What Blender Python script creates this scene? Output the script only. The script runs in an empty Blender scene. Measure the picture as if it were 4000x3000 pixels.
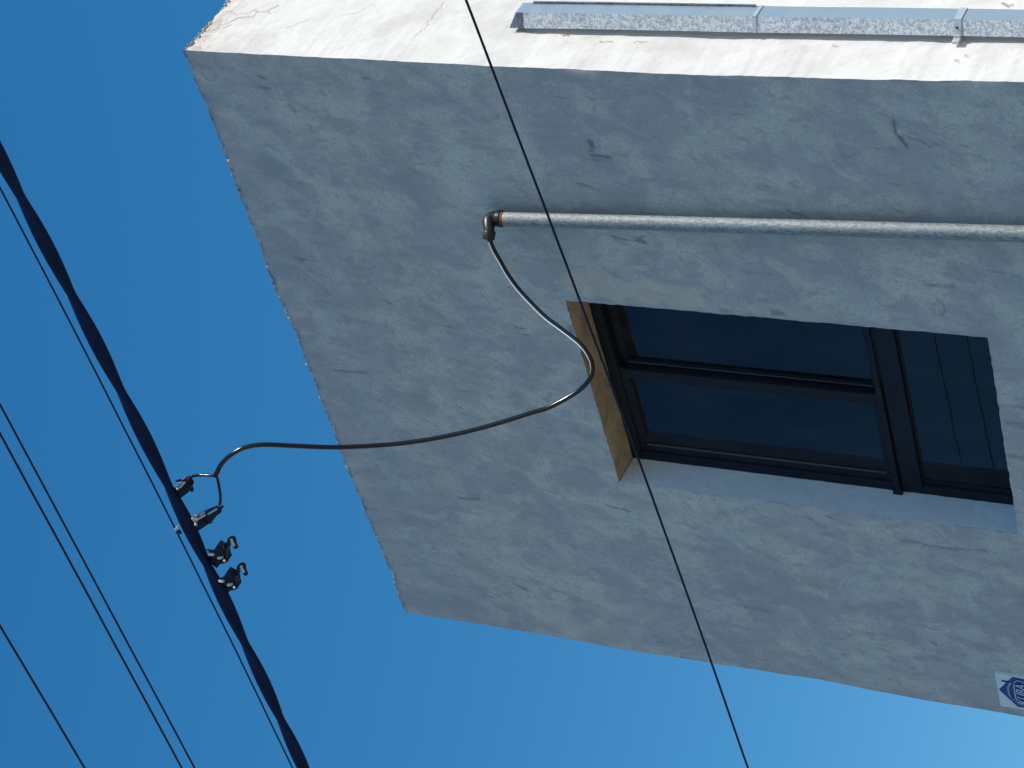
import bpy, bmesh, math, random
import numpy as np
from mathutils import Vector, Matrix, noise
random.seed(7)
scene = bpy.context.scene
COL = scene.collection

# ------------------------------------------------------------------ camera
# World: grey front wall of the house in the plane y = 0 (faces -Y), sunlit side wall in the
# plane x = 0 (faces +X), z up, street level z = 0.  The phone is held upright, so the
# picture lies on its side: "up" in the world is to the left in the picture.
F = 8863.94                                   # focal length in pixels of the 4000 x 3000 picture
R3 = np.array([[-0.24585949, 0.4245482, -0.87138507],      # rows: picture right, down, forward
               [-0.76366451, -0.63849381, -0.09561471],
               [-0.59696702, 0.64193807, 0.48119216]])
CAM = np.array([3.95652, -5.94396, 1.6])


def at(px, py, axis, val):
    """world point on the plane (axis = val) seen at a pixel of the 4000 x 3000 picture"""
    d = R3.T @ np.array([px - 2000.0, py - 1500.0, F])
    t = (val - CAM[axis]) / d[axis]
    return Vector((CAM + t * d).tolist())


def depth(p):
    return float((R3 @ (np.array(p) - CAM))[2])


cam_d = bpy.data.cameras.new('camera')
cam = bpy.data.objects.new('camera', cam_d)
COL.objects.link(cam)
right, down, fwd = R3
m = Matrix(((right[0], -down[0], -fwd[0], CAM[0]), (right[1], -down[1], -fwd[1], CAM[1]),
            (right[2], -down[2], -fwd[2], CAM[2]), (0, 0, 0, 1)))
cam.matrix_world = m
cam_d.sensor_width = 36.0
cam_d.lens = F / 4000.0 * 36.0
cam_d.clip_start = 0.05
cam_d.clip_end = 3000
scene.camera = cam

# ------------------------------------------------------------------ materials


class NT:
    def __init__(self, name):
        self.mat = bpy.data.materials.new(name)
        self.mat.use_nodes = True
        self.t = self.mat.node_tree
        self.b = self.t.nodes['Principled BSDF']

    def n(self, kind, **kw):
        nd = self.t.nodes.new(kind)
        for k, v in kw.items():
            if k in nd.inputs:
                nd.inputs[k].default_value = v
            else:
                setattr(nd, k, v)
        return nd

    def l(self, a, b):
        self.t.links.new(a, b)

    def coord(self, scale=(1, 1, 1), rot=(0, 0, 0), kind='Object'):
        tc = self.n('ShaderNodeTexCoord')
        mp = self.n('ShaderNodeMapping')
        mp.vector_type = 'TEXTURE'
        mp.inputs['Scale'].default_value = tuple(1 / k for k in scale)
        mp.inputs['Rotation'].default_value = rot
        self.l(tc.outputs[kind], mp.inputs['Vector'])
        return mp.outputs['Vector']

    def noise(self, vec, scale, detail=4, rough=0.55, dist=0.0):
        nd = self.n('ShaderNodeTexNoise')
        nd.inputs['Scale'].default_value = scale
        nd.inputs['Detail'].default_value = detail
        nd.inputs['Roughness'].default_value = rough
        nd.inputs['Distortion'].default_value = dist
        self.l(vec, nd.inputs['Vector'])
        return nd.outputs['Fac']

    def ramp(self, fac, stops, interp='LINEAR'):
        r = self.n('ShaderNodeValToRGB')
        r.color_ramp.interpolation = interp
        el = r.color_ramp.elements
        while len(el) < len(stops):
            el.new(0.5)
        for e, (p, c) in zip(el, stops):
            e.position = p
            e.color = (c, c, c, 1) if isinstance(c, (int, float)) else (*c, 1)
        self.l(fac, r.inputs['Fac'])
        return r.outputs['Color']

    def mix(self, fac, a, b, mode='MIX'):
        x = self.n('ShaderNodeMix')
        x.data_type = 'RGBA'
        x.blend_type = mode
        for s, v in (('Factor', fac), ('A', a), ('B', b)):
            i = [k for k in x.inputs if k.name == s and (k.type == 'RGBA' or s == 'Factor' and k.type == 'VALUE')][0]
            if isinstance(v, (int, float)):
                i.default_value = v
            elif isinstance(v, tuple):
                i.default_value = (*v, 1)
            else:
                self.l(v, i)
        return [o for o in x.outputs if o.type == 'RGBA'][0]

    def math(self, op, a, b=0.0, clamp=False):
        x = self.n('ShaderNodeMath', operation=op)
        x.use_clamp = clamp
        for i, v in enumerate((a, b)):
            if isinstance(v, (int, float)):
                x.inputs[i].default_value = v
            else:
                self.l(v, x.inputs[i])
        return x.outputs[0]

    def attr(self, name):
        a = self.n('ShaderNodeAttribute', attribute_name=name)
        return a.outputs['Fac']

    def bump(self, h, strength, dist=0.01, prev=None):
        b = self.n('ShaderNodeBump')
        b.inputs['Strength'].default_value = strength
        b.inputs['Distance'].default_value = dist
        self.l(h, b.inputs['Height'])
        if prev:
            self.l(prev, b.inputs['Normal'])
        return b.outputs['Normal']

    def base(self, c):
        i = self.b.inputs['Base Color']
        if isinstance(c, tuple):
            i.default_value = (*c, 1)
        else:
            self.l(c, i)

    def set(self, **kw):
        for k, v in kw.items():
            i = self.b.inputs[k.replace('_', ' ')]
            if isinstance(v, (int, float)):
                i.default_value = v
            else:
                self.l(v, i)
        return self.mat


def simple(name, col, rough=0.5, metal=0.0, var=0.15, scale=40.0, bump=0.1, spec=0.5):
    s = NT(name)
    v = s.coord()
    f = s.noise(v, scale, 3)
    dark = tuple(c * (1 - var) for c in col)
    light = tuple(min(1, c * (1 + var)) for c in col)
    s.base(s.ramp(f, [(0.3, dark), (0.7, light)]))
    s.set(Roughness=rough, Metallic=metal, Specular_IOR_Level=spec, Normal=s.bump(f, bump, 0.004))
    return s.mat


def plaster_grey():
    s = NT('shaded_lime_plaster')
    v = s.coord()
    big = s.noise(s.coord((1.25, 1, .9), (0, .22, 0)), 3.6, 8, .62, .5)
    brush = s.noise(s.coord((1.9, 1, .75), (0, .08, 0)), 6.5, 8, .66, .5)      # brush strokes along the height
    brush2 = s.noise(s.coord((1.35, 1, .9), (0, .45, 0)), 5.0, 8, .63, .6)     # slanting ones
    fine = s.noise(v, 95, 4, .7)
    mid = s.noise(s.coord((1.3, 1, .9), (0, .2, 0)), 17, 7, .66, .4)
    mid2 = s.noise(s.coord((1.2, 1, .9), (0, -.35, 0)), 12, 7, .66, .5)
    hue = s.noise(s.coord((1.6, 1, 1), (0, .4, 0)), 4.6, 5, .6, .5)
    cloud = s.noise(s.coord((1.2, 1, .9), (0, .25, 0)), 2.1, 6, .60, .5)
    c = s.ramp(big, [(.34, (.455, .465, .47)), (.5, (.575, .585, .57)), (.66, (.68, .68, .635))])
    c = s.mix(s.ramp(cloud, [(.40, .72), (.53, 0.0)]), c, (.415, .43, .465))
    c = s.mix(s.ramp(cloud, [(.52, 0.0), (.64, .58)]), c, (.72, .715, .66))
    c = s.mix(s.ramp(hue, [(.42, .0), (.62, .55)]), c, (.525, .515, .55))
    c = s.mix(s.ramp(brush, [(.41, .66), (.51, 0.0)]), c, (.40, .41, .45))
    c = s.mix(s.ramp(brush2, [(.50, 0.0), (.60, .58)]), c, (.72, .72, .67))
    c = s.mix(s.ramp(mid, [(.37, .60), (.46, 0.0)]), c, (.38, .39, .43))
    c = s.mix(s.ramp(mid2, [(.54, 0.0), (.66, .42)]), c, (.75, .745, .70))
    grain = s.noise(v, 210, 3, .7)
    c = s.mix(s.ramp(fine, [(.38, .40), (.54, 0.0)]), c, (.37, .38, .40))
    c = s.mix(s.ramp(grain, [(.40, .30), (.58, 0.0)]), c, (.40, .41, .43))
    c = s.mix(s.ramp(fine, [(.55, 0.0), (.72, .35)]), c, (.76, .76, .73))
    # sparse hairline scratches and pits of the trowelled skin
    hair = s.noise(s.coord((34, 1, 6), (0, .18, 0)), 1.0, 3, .5, .6)
    where = s.noise(v, 2.7, 3, .6)
    c = s.mix(s.math('MULTIPLY', s.ramp(hair, [(.645, 0.0), (.69, .8)]), s.ramp(where, [(.46, 0.0), (.60, 1.0)])), c, (.27, .28, .31))
    pit = s.noise(v, 38, 2, .5)
    c = s.mix(s.math('MULTIPLY', s.ramp(pit, [(.70, 0.0), (.76, .55)]), s.ramp(where, [(.40, 1.0), (.58, .15)])), c, (.28, .29, .32))
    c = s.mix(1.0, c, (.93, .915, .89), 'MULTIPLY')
    c = s.mix(s.math('MULTIPLY', s.attr('stain'), .72), c, (.345, .36, .40))
    c = s.mix(s.math('MULTIPLY', s.attr('ochre'), .6), c, (.72, .62, .49))
    c = s.mix(s.math('MULTIPLY', s.attr('wear'), .85), c, (.11, .115, .13))
    s.base(c)
    n = s.bump(mid, .26, .010)
    n = s.bump(brush2, .24, .010, n)
    n = s.bump(fine, .20, .004, n)
    n = s.bump(s.math('MULTIPLY', s.attr('wear'), -1.0), .7, .006, n)
    s.set(Roughness=.88, Specular_IOR_Level=.25, Normal=n)
    return s.mat


def plaster_white():
    s = NT('sunlit_lime_plaster')
    v = s.coord()
    big = s.noise(s.coord((1, 1, .7), (.35, 0, 0)), 4.5, 6, .62, .5)
    flake = s.noise(s.coord((1, 1, .55), (.4, 0, 0)), 15, 7, .66, 1.2)
    mid = s.noise(s.coord((1, 1.6, 1), (.7, 0, 0)), 30, 5, .6, .5)
    fine = s.noise(v, 120, 4, .7)
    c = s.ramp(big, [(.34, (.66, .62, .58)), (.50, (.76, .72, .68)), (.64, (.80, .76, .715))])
    c = s.mix(s.ramp(mid, [(.30, .34), (.44, 0.0)]), c, (.60, .565, .53))
    c = s.mix(s.ramp(flake, [(.30, .30), (.41, 0.0)]), c, (.62, .57, .52))
    c = s.mix(s.math('MULTIPLY', s.attr('stain'), s.ramp(flake, [(.34, 1.0), (.60, .2)])), c, (.50, .405, .315))
    c = s.mix(s.attr('wear'), c, (.30, .25, .21))
    s.base(c)
    n = s.bump(flake, .34, .012)
    n = s.bump(mid, .20, .008, n)
    n = s.bump(fine, .15, .003, n)
    n = s.bump(s.math('MULTIPLY', s.attr('wear'), -1.0), .9, .008, n)
    s.set(Roughness=.9, Specular_IOR_Level=.2, Normal=n)
    return s.mat


def reveal_mat(name, a, b):
    s = NT(name)
    v = s.coord()
    f = s.noise(s.coord((1, 1, 1)), 9, 6, .65, .4)
    g = s.noise(v, 80, 4, .7)
    c = s.ramp(f, [(.35, a), (.62, b)])
    c = s.mix(s.ramp(g, [(.35, .3), (.55, 0.0)]), c, tuple(x * .6 for x in a))
    s.base(c)
    s.set(Roughness=.85, Specular_IOR_Level=.25, Normal=s.bump(f, .4, .008, s.bump(g, .25, .003)))
    return s.mat


def galvanised(name, light, dark, vscale, contrast, rough, metal):
    s = NT(name)
    v = s.coord()
    vo = s.n('ShaderNodeTexVoronoi', feature='F1')
    vo.inputs['Scale'].default_value = vscale
    wn = s.n('ShaderNodeTexNoise')
    wn.inputs['Scale'].default_value = vscale * .6
    s.l(v, wn.inputs['Vector'])
    s.l(s.mix(.06, v, wn.outputs['Color']), vo.inputs['Vector'])
    cell = s.n('ShaderNodeSeparateColor')
    s.l(vo.outputs['Color'], cell.inputs['Color'])
    f = s.noise(v, vscale * .45, 6, .68, .4)
    k = s.math('ADD', s.math('MULTIPLY', cell.outputs[0], .25), s.math('MULTIPLY', f, .75))
    c = s.ramp(k, [(.5 - contrast, dark), (.5 + contrast, light)])
    s.base(c)
    s.set(Roughness=s.ramp(k, [(.35, rough + .12), (.65, rough - .05)]), Metallic=metal,
          Normal=s.bump(k, .22, .003))
    return s.mat


def weathered_pipe():
    s = NT('galvanised_conduit')
    f = s.noise(s.coord((1, 1, .55)), 110, 6, .7, .5)
    g = s.noise(s.coord((1, 1, .6)), 190, 3, .6)
    c = s.ramp(f, [(.33, (.15, .17, .18)), (.62, (.34, .365, .365))])
    c = s.mix(s.attr('stain'), c, (.62, .38, .24))
    s.base(c)
    s.set(Roughness=.58, Metallic=.5, Normal=s.bump(g, .45, .003, s.bump(f, .4, .005)))
    return s.mat


def glass_mat():
    s = NT('dark_window_glass')
    t = s.t
    t.nodes.remove(s.b)
    out = [n for n in t.nodes if n.type == 'OUTPUT_MATERIAL'][0]
    tr = s.n('ShaderNodeBsdfTransparent', Color=(.42, .46, .50, 1))
    gl = s.n('ShaderNodeBsdfGlossy', Roughness=.012)
    gl.inputs['Color'].default_value = (.68, .69, .82, 1)
    wob = s.noise(s.coord(), 2.2, 2)
    nm = s.bump(wob, .05, .01)
    s.l(nm, gl.inputs['Normal'])
    fr = s.n('ShaderNodeFresnel', IOR=1.5)
    mx = s.n('ShaderNodeMixShader')
    s.l(fr.outputs[0], mx.inputs[0])
    s.l(tr.outputs[0], mx.inputs[1])
    s.l(gl.outputs[0], mx.inputs[2])
    # dusty film added to lighten the dark jamb reflection, uneven and streaked
    du = s.n('ShaderNodeBsdfDiffuse')
    du.inputs['Color'].default_value = (.50, .50, .48, 1)
    dust_lift = s.noise(s.coord((2.2, 1, .6)), 4.0, 6, .62, .5)
    m2 = s.n('ShaderNodeMixShader')
    s.l(s.ramp(dust_lift, [(.32, .003), (.72, .030)]), m2.inputs[0])
    s.l(mx.outputs[0], m2.inputs[1])
    s.l(du.outputs[0], m2.inputs[2])
    s.l(m2.outputs[0], out.inputs['Surface'])
    return s.mat


M = {
    'grey': plaster_grey(), 'white': plaster_white(),
    'jamb': reveal_mat('painted_jamb', (.59, .67, .73), (.68, .755, .81)),
    'soffit': reveal_mat('bare_ochre_render', (.37, .25, .135), (.66, .46, .265)),
    'cap': reveal_mat('weathered_parapet_top', (.34, .31, .28), (.55, .52, .48)),
    'frame': simple('black_painted_aluminium', (.010, .013, .024), .6, 0, .2, 30, .05, .2),
    'sash': simple('dark_bronze_aluminium', (.011, .014, .022), .6, 0, .2, 30, .05, .2),
    'glass': glass_mat(),
    'bead': simple('worn_rubber_bead', (.05, .054, .062), .6, 0, .3, 30, .05),
    'cable_glint': simple('painted_cable_glint', (.80, .80, .78), .35, 0, .08, 60, .02),  # pale colour stands in for the sheen on the black sheath
    'room': simple('dim_room_wall', (.028, .029, .032), .9),
    'curtain': simple('net_curtain', (.14, .15, .13), .9, 0, .2, 12),
    'pipe': weathered_pipe(),
    'iron': simple('blackened_pipe_fitting', (.035, .034, .034), .36, .35, .3, 60, .3),
    'rust': simple('rusty_thread', (.20, .055, .025), .8, 0, .35, 120, .4),
    'cable': simple('black_cable_sheath', (.005, .007, .013), .2, 0, .15, 60, .02, .5),
    'wire': simple('black_insulated_wire', (.006, .008, .022), .55, 0, .15, 60, .06, .3),
    'bundle': simple('veiled_black_insulation', (.009, .021, .070), .8, 0, .12, 30, .05, .12),  # navy base: the sky's blue veil put into the colour of black insulation
    'clamp': simple('black_clamp_plastic', (.010, .012, .026), .6, 0, .2, 90, .15, .3),
    'alloy': simple('dull_alloy', (.62, .60, .57), .45, .35, .12, 120, .1),
    'zinc': galvanised('spangled_zinc', (.84, .84, .83), (.36, .40, .44), 150, .07, .5, .10),
    'zinc_plain': galvanised('plain_zinc_face', (.50, .555, .58), (.41, .47, .50), 22, .16, .42, .62),
    'zinc_dark': galvanised('dull_zinc', (.26, .28, .33), (.12, .135, .17), 80, .12, .5, .45),
    'strap': simple('pale_steel_strap', (.58, .60, .60), .45, .4, .15, 60, .1),
    'plate': simple('pale_plaque', (.66, .73, .75), .35, 0, .05, 25, .03),
    'blue': simple('plaque_blue', (.012, .030, .20), .35, 0, .15, 60, .03),
    'ink': simple('plaque_dark_blue', (.006, .012, .07), .35, 0, .15, 60, .03),
    'pale': simple('plaque_pale_line', (.45, .58, .78), .4, 0, .05, 60, .02),
    'asphalt': simple('worn_concrete_road', (.17, .16, .145), .9, 0, .2, 6, .4),
    'paving': simple('concrete_paving', (.40, .38, .34), .9, 0, .15, 4, .3),
    'earth': simple('dry_earth', (.30, .26, .20), .95, 0, .25, .3, .3),
}

# ------------------------------------------------------------------ mesh helpers


class MB:
    def __init__(self):
        self.v, self.f = [], []

    def add(self, vs, fs):
        o = len(self.v)
        self.v += [Vector(p) for p in vs]
        self.f += [tuple(i + o for i in f) for f in fs]
        return self

    def box(self, lo, hi, bev=0.0):
        x0, y0, z0 = lo
        x1, y1, z1 = hi
        c = Vector(((x0 + x1) / 2, (y0 + y1) / 2, (z0 + z1) / 2))
        return self.obox(c, (Vector((1, 0, 0)), Vector((0, 1, 0)), Vector((0, 0, 1))),
                         ((x1 - x0) / 2, (y1 - y0) / 2, (z1 - z0) / 2), bev)

    def obox(self, c, axes, h, bev=0.0):
        """oriented box with its edges chamfered by bev"""
        a, b, d = axes
        if bev <= 0:
            vs = [c + a * (sx * h[0]) + b * (sy * h[1]) + d * (sz * h[2])
                  for sx in (-1, 1) for sy in (-1, 1) for sz in (-1, 1)]
            fs = [(0, 1, 3, 2), (4, 6, 7, 5), (0, 4, 5, 1), (2, 3, 7, 6), (0, 2, 6, 4), (1, 5, 7, 3)]
            return self.add(vs, fs)
        bm = bmesh.new()
        bmesh.ops.create_cube(bm, size=1)
        for v in bm.verts:
            v.co = Vector((v.co.x * 2 * h[0], v.co.y * 2 * h[1], v.co.z * 2 * h[2]))
        bmesh.ops.bevel(bm, geom=bm.edges[:], offset=min(bev, min(h) * .9), segments=2, affect='EDGES', profile=.6)
        bm.verts.index_update()
        vs = [c + a * v.co.x + b * v.co.y + d * v.co.z for v in bm.verts]
        fs = [tuple(v.index for v in f.verts) for f in bm.faces]
        bm.free()
        return self.add(vs, fs)

    def bar(self, p, q, w, t, up=Vector((0, -1, 0)), bev=0.0):
        """prism from p to q, w wide across, t thick along up"""
        a = (q - p)
        L = a.length
        a = a / L
        n = (up - a * up.dot(a)).normalized()
        b = n.cross(a)
        return self.obox((p + q) / 2, (a, b, n), (L / 2, w / 2, t / 2), bev)

    def tube(self, pts, r, seg=10, caps=True, closed_round=False):
        pts = [Vector(p) for p in pts]
        n = len(pts)
        rs = r if isinstance(r, (list, tuple)) else [r] * n
        tang = [(pts[min(i + 1, n - 1)] - pts[max(i - 1, 0)]).normalized() for i in range(n)]
        ref = Vector((0, 0, 1)) if abs(tang[0].z) < .9 else Vector((1, 0, 0))
        nrm = (ref - tang[0] * ref.dot(tang[0])).normalized()
        vs = []
        for i in range(n):
            nrm = (nrm - tang[i] * nrm.dot(tang[i])).normalized()
            bi = tang[i].cross(nrm)
            for k in range(seg):
                a = 2 * math.pi * k / seg
                vs.append(pts[i] + (nrm * math.cos(a) + bi * math.sin(a)) * rs[i])
        fs = []
        for i in range(n - 1):
            for k in range(seg):
                k2 = (k + 1) % seg
                fs.append((i * seg + k, i * seg + k2, (i + 1) * seg + k2, (i + 1) * seg + k))
        if caps:
            fs.append(tuple(range(seg - 1, -1, -1)))
            fs.append(tuple((n - 1) * seg + k for k in range(seg)))
        return self.add(vs, fs)

    def ball(self, c, r, seg=12):
        bm = bmesh.new()
        bmesh.ops.create_uvsphere(bm, u_segments=seg, v_segments=seg // 2 + 2, radius=r)
        bm.verts.index_update()
        self.add([v.co + Vector(c) for v in bm.verts], [tuple(v.index for v in f.verts) for f in bm.faces])
        bm.free()
        return self

    def prism(self, poly, d):
        """polygon (world points) pushed by the vector d"""
        n = len(poly)
        vs = [Vector(p) for p in poly] + [Vector(p) + d for p in poly]
        fs = [tuple(range(n)), tuple(range(2 * n - 1, n - 1, -1))]
        fs += [(i, i + n, (i + 1) % n + n, (i + 1) % n) for i in range(n)]
        return self.add(vs, fs)

    def ribbon(self, pts, w, d):
        """flat stroke of width w along pts, in the plane y = const, pushed by d"""
        pts = [Vector(p) for p in pts]
        n = len(pts)
        for i in range(n - 1):
            a = (pts[i + 1] - pts[i])
            a.normalize()
            b = Vector((a.z, 0, -a.x)) * (w / 2)
            e = a * w * .12
            self.prism([pts[i] - b - e, pts[i + 1] - b + e, pts[i + 1] + b + e, pts[i] + b - e], d)
        return self

    def build(self, name, mat, parent=None, smooth=False, angle=40, attrs=None):
        me = bpy.data.meshes.new(name)
        org = Vector((0, 0, 0))
        if parent is None:
            xs = [p for p in self.v]
            lo = [min(p[i] for p in xs) for i in range(3)]
            hi = [max(p[i] for p in xs) for i in range(3)]
            org = Vector(((lo[0] + hi[0]) / 2, (lo[1] + hi[1]) / 2, lo[2]))
        me.from_pydata([tuple(p - org) for p in self.v], [], self.f)
        me.materials.append(mat)
        bm = bmesh.new()
        bm.from_mesh(me)
        bmesh.ops.recalc_face_normals(bm, faces=bm.faces[:])
        if smooth:
            lim = math.radians(angle)
            for f in bm.faces:
                f.smooth = True
            for e in bm.edges:
                e.smooth = e.is_manifold and e.calc_face_angle(0) < lim
        bm.to_mesh(me)
        bm.free()
        for k, vals in (attrs or {}).items():
            a = me.attributes.new(k, 'FLOAT', 'POINT')
            a.data.foreach_set('value', vals)
        o = bpy.data.objects.new(name, me)
        COL.objects.link(o)
        if parent is None:
            o.location = org
        else:
            o.parent = parent
            # meshes are written in world coordinates; shift by where the top-level Empty stands
            o.location = -parent.location if parent.parent is None and parent.type == 'EMPTY' else (0, 0, 0)
        return o


def tag(o, label, cat, group=None):
    o['label'] = label
    o['category'] = cat
    if group:
        o['group'] = group
    return o


def thing(name, loc, label, cat, group=None):
    o = bpy.data.objects.new(name, None)
    COL.objects.link(o)
    o.location = loc
    o.empty_display_size = .2
    return tag(o, label, cat, group)


def spline(pts, per=10):
    """Catmull-Rom through 3-D points"""
    P = [Vector(p) for p in pts]
    P = [P[0] * 2 - P[1]] + P + [P[-1] * 2 - P[-2]]
    out = []
    for i in range(1, len(P) - 2):
        for k in range(per):
            t = k / per
            a, b, c, d = P[i - 1], P[i], P[i + 1], P[i + 2]
            out.append(.5 * ((2 * b) + (c - a) * t + (2 * a - 5 * b + 4 * c - d) * t * t + (3 * b - a - 3 * c + d) * t ** 3))
    out.append(P[-2])
    return out


def interp(x, xs, ys):
    return float(np.interp(x, xs, ys))


def nz(x, y, z, s=1.0):
    return noise.noise(Vector((x * s, y * s, z * s)))


def sm(a, b, x):
    t = max(0.0, min(1.0, (x - a) / (b - a)))
    return t * t * (3 - 2 * t)


# ------------------------------------------------------------------ ground
g = MB().add([(-400, -400, -.12), (400, -400, -.12), (400, 400, -.12), (-400, 400, -.12)], [(0, 1, 2, 3)])
o = g.build('ground', M['earth']); o['kind'] = 'structure'
g = MB().add([(-200, -9.5, -.116), (200, -9.5, -.116), (200, -1.6, -.116), (-200, -1.6, -.116)], [(0, 1, 2, 3)])
o = g.build('road', M['asphalt']); o['kind'] = 'structure'
g = MB().box((-200, -1.6, -.14), (200, .35, -.002))
o = g.build('pavement', M['paving']); o['kind'] = 'structure'

# ------------------------------------------------------------------ house
W_L, W_R, W_B, W_T = -2.052, -1.098, 4.000, 5.683      # window opening in the front wall
DEPTH = 6.0
house = thing('house', (-1.55, 3.0, 0), 'rough plastered flat roofed house corner with one grey shaded wall and one white sunlit wall', 'house')


def poly_y0(px):
    pts = [at(x, y, 1, 0) for x, y in px]
    return pts


er = poly_y0([(715, 196), (1011, 212), (1305, 226), (1599, 241), (1900, 257), (2375, 277), (2707, 292), (3039, 300), (3419, 311), (4000, 320)])
el = poly_y0([(1582, 2392), (2178, 2491), (2472, 2546), (2777, 2592), (3195, 2657), (3591, 2734), (4000, 2802)])
rf = poly_y0([(1582, 2392), (1519, 2215), (1428, 1998), (1347, 1808), (1293, 1664), (1230, 1501), (1157, 1302), (1085, 1157), (1021, 972), (929, 746), (859, 547), (794, 388), (715, 196)])
er_z, er_x = [p.z for p in er][::-1], [p.x for p in er][::-1]
el_z, el_x = [p.z for p in el][::-1], [p.x for p in el][::-1]
rf_x, rf_z = [p.x for p in rf], [p.z for p in rf]


def xr(z):
    return interp(z, er_z, er_x) + .0035 * nz(z, 3.1, 0, 9) + .0015 * nz(z, 8.1, 0, 40)


def xl(z):
    return interp(z, el_z, el_x) + .004 * nz(z, 5.5, 0, 7) + .002 * nz(z, 9.5, 0, 30)


def zt(x):
    a = interp(x, rf_x, rf_z)
    return a + .004 * nz(x, 1.7, 0, 9) + .006 * nz(x, 4.7, 0, 26) - .022 * max(0, nz(x, 7.7, 0, 15) - .25) + (.007 * nz(x, 2.2, 0, 37) + .003 * nz(x, 3.2, 0, 110)) * sm(-.1, .4, nz(x, 5.2, 0, 4.5)) + .014 * max(0, nz(x, 9.2, 0, 27) - .35)


def jit(t, seed):
    return .004 * nz(t, seed, 0, 11) + .004 * nz(t, seed + 3, 0, 34) + .006 * max(0, nz(t, seed + 6, 0, 16) - .3)


# chips, scratches and stains seen on the grey wall: polylines in picture pixels -> points on the wall
MARKS = [  # (points, half width m, strength, layer)
    ([(2306, 556), (2314, 572)], .011, .85, 'wear'), ([(2306, 590), (2316, 592)], .006, .6, 'wear'),
    ([(2310, 609), (2383, 613)], .0045, .8, 'wear'), ([(2376, 612), (2386, 614)], .007, .7, 'wear'),
    ([(2292, 625), (2362, 627)], .004, .4, 'wear'),
    ([(3494, 474), (3494, 515), (3543, 572)], .006, .75, 'wear'), ([(3534, 531), (3590, 548), (3632, 572), (3689, 556)], .004, .5, 'wear'),
    ([(3500, 480), (3570, 500), (3640, 545)], .03, .45, 'stain'),
    ([(3656, 1166), (3685, 1190), (3685, 1223), (3673, 1235)], .004, .5, 'wear'),
    ([(3616, 1113), (3722, 1125)], .0055, .5, 'wear'), ([(3079, 828), (3152, 849)], .006, .5, 'wear'),
    ([(2892, 1060), (3014, 1072)], .006, .3, 'wear'), ([(1014, 343), (1053, 344)], .006, .55, 'wear'),
    ([(1420, 308), (1450, 310)], .005, .4, 'wear'), ([(1130, 405), (1150, 425), (1153, 450)], .005, .35, 'wear'),
    ([(1794, 1945), (1873, 1951)], .005, .7, 'wear'), ([(3511, 2107), (3681, 2143), (3850, 2149)], .005, .5, 'wear'),
    ([(1302, 1443), (1360, 1452), (1428, 1457)], .005, .55, 'wear'), ([(2856, 2358), (3003, 2386)], .009, .3, 'wear'),
    ([(3020, 1222), (3055, 1226)], .013, .6, 'wear'), ([(2815, 1212), (2840, 1215)], .009, .5, 'wear'),
    ([(2228, 1276), (2238, 1300)], .016, .45, 'wear'), ([(3900, 1585), (3990, 1590)], .008, .4, 'wear'),
    ([(3935, 1650), (3998, 1662)], .012, .4, 'wear'), ([(3950, 1780), (3998, 1790)], .010, .4, 'wear'),
    ([(2080, 1900), (2140, 1990), (2240, 2050)], .035, .35, 'stain'),
    ([(1555, 695), (1605, 735), (1650, 800)], .036, 1.0, 'stain'), ([(1545, 672), (1600, 668)], .016, .9, 'stain'),
    ([(1035, 640), (1120, 690), (1217, 752)], .045, .75, 'stain'), ([(1640, 860), (1700, 980)], .05, .25, 'stain'),
    ([(3560, 620), (3700, 760), (3640, 900)], .07, .5, 'stain'), ([(2950, 600), (3080, 610), (3200, 690)], .05, .45, 'stain'),
    ([(2840, 950), (3000, 960)], .07, .28, 'stain'), ([(2350, 2150), (2450, 2330), (2560, 2380)], .09, .45, 'stain'),
    ([(2900, 2290), (3100, 2330)], .07, .45, 'stain'), ([(1650, 2330), (1900, 2400)], .07, .35, 'stain'),
    ([(2250, 1105), (2480, 1130), (2700, 1170)], .055, .55, 'ochre'), ([(2300, 1120), (2420, 1140)], .035, .5, 'ochre'),
    ([(2950, 1210), (3250, 1250)], .03, .35, 'ochre'), ([(1900, 2000), (2100, 2080)], .06, .15, 'ochre'),
]
M3 = []
for pts, hw, st, layer in MARKS:
    M3.append(([(p.x, p.z) for p in (at(x, y, 1, 0) for x, y in pts)], hw, st, layer))


def seg_d(x, z, pts):
    best = 9.
    for (ax, az), (bx, bz) in zip(pts, pts[1:]):
        dx, dz = bx - ax, bz - az
        t = max(0, min(1, ((x - ax) * dx + (z - az) * dz) / (dx * dx + dz * dz + 1e-12)))
        best = min(best, math.hypot(x - ax - t * dx, z - az - t * dz))
    return best


RINGC = at(815, 286, 1, 0)

STEP = .0095


def lin(a, b, n):
    return [a + (b - a) * i / n for i in range(n + 1)]


us = lin(0, 1, int(1.05 / STEP)) + lin(1, 2, int(.95 / STEP))[1:] + lin(2, 3, int(1.1 / STEP))[1:]
vs_ = [-2, -1] + lin(0, 1, int(.75 / STEP)) + lin(1, 2, int(1.68 / STEP))[1:] + lin(2, 3, int(1.4 / STEP))[1:]


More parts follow.
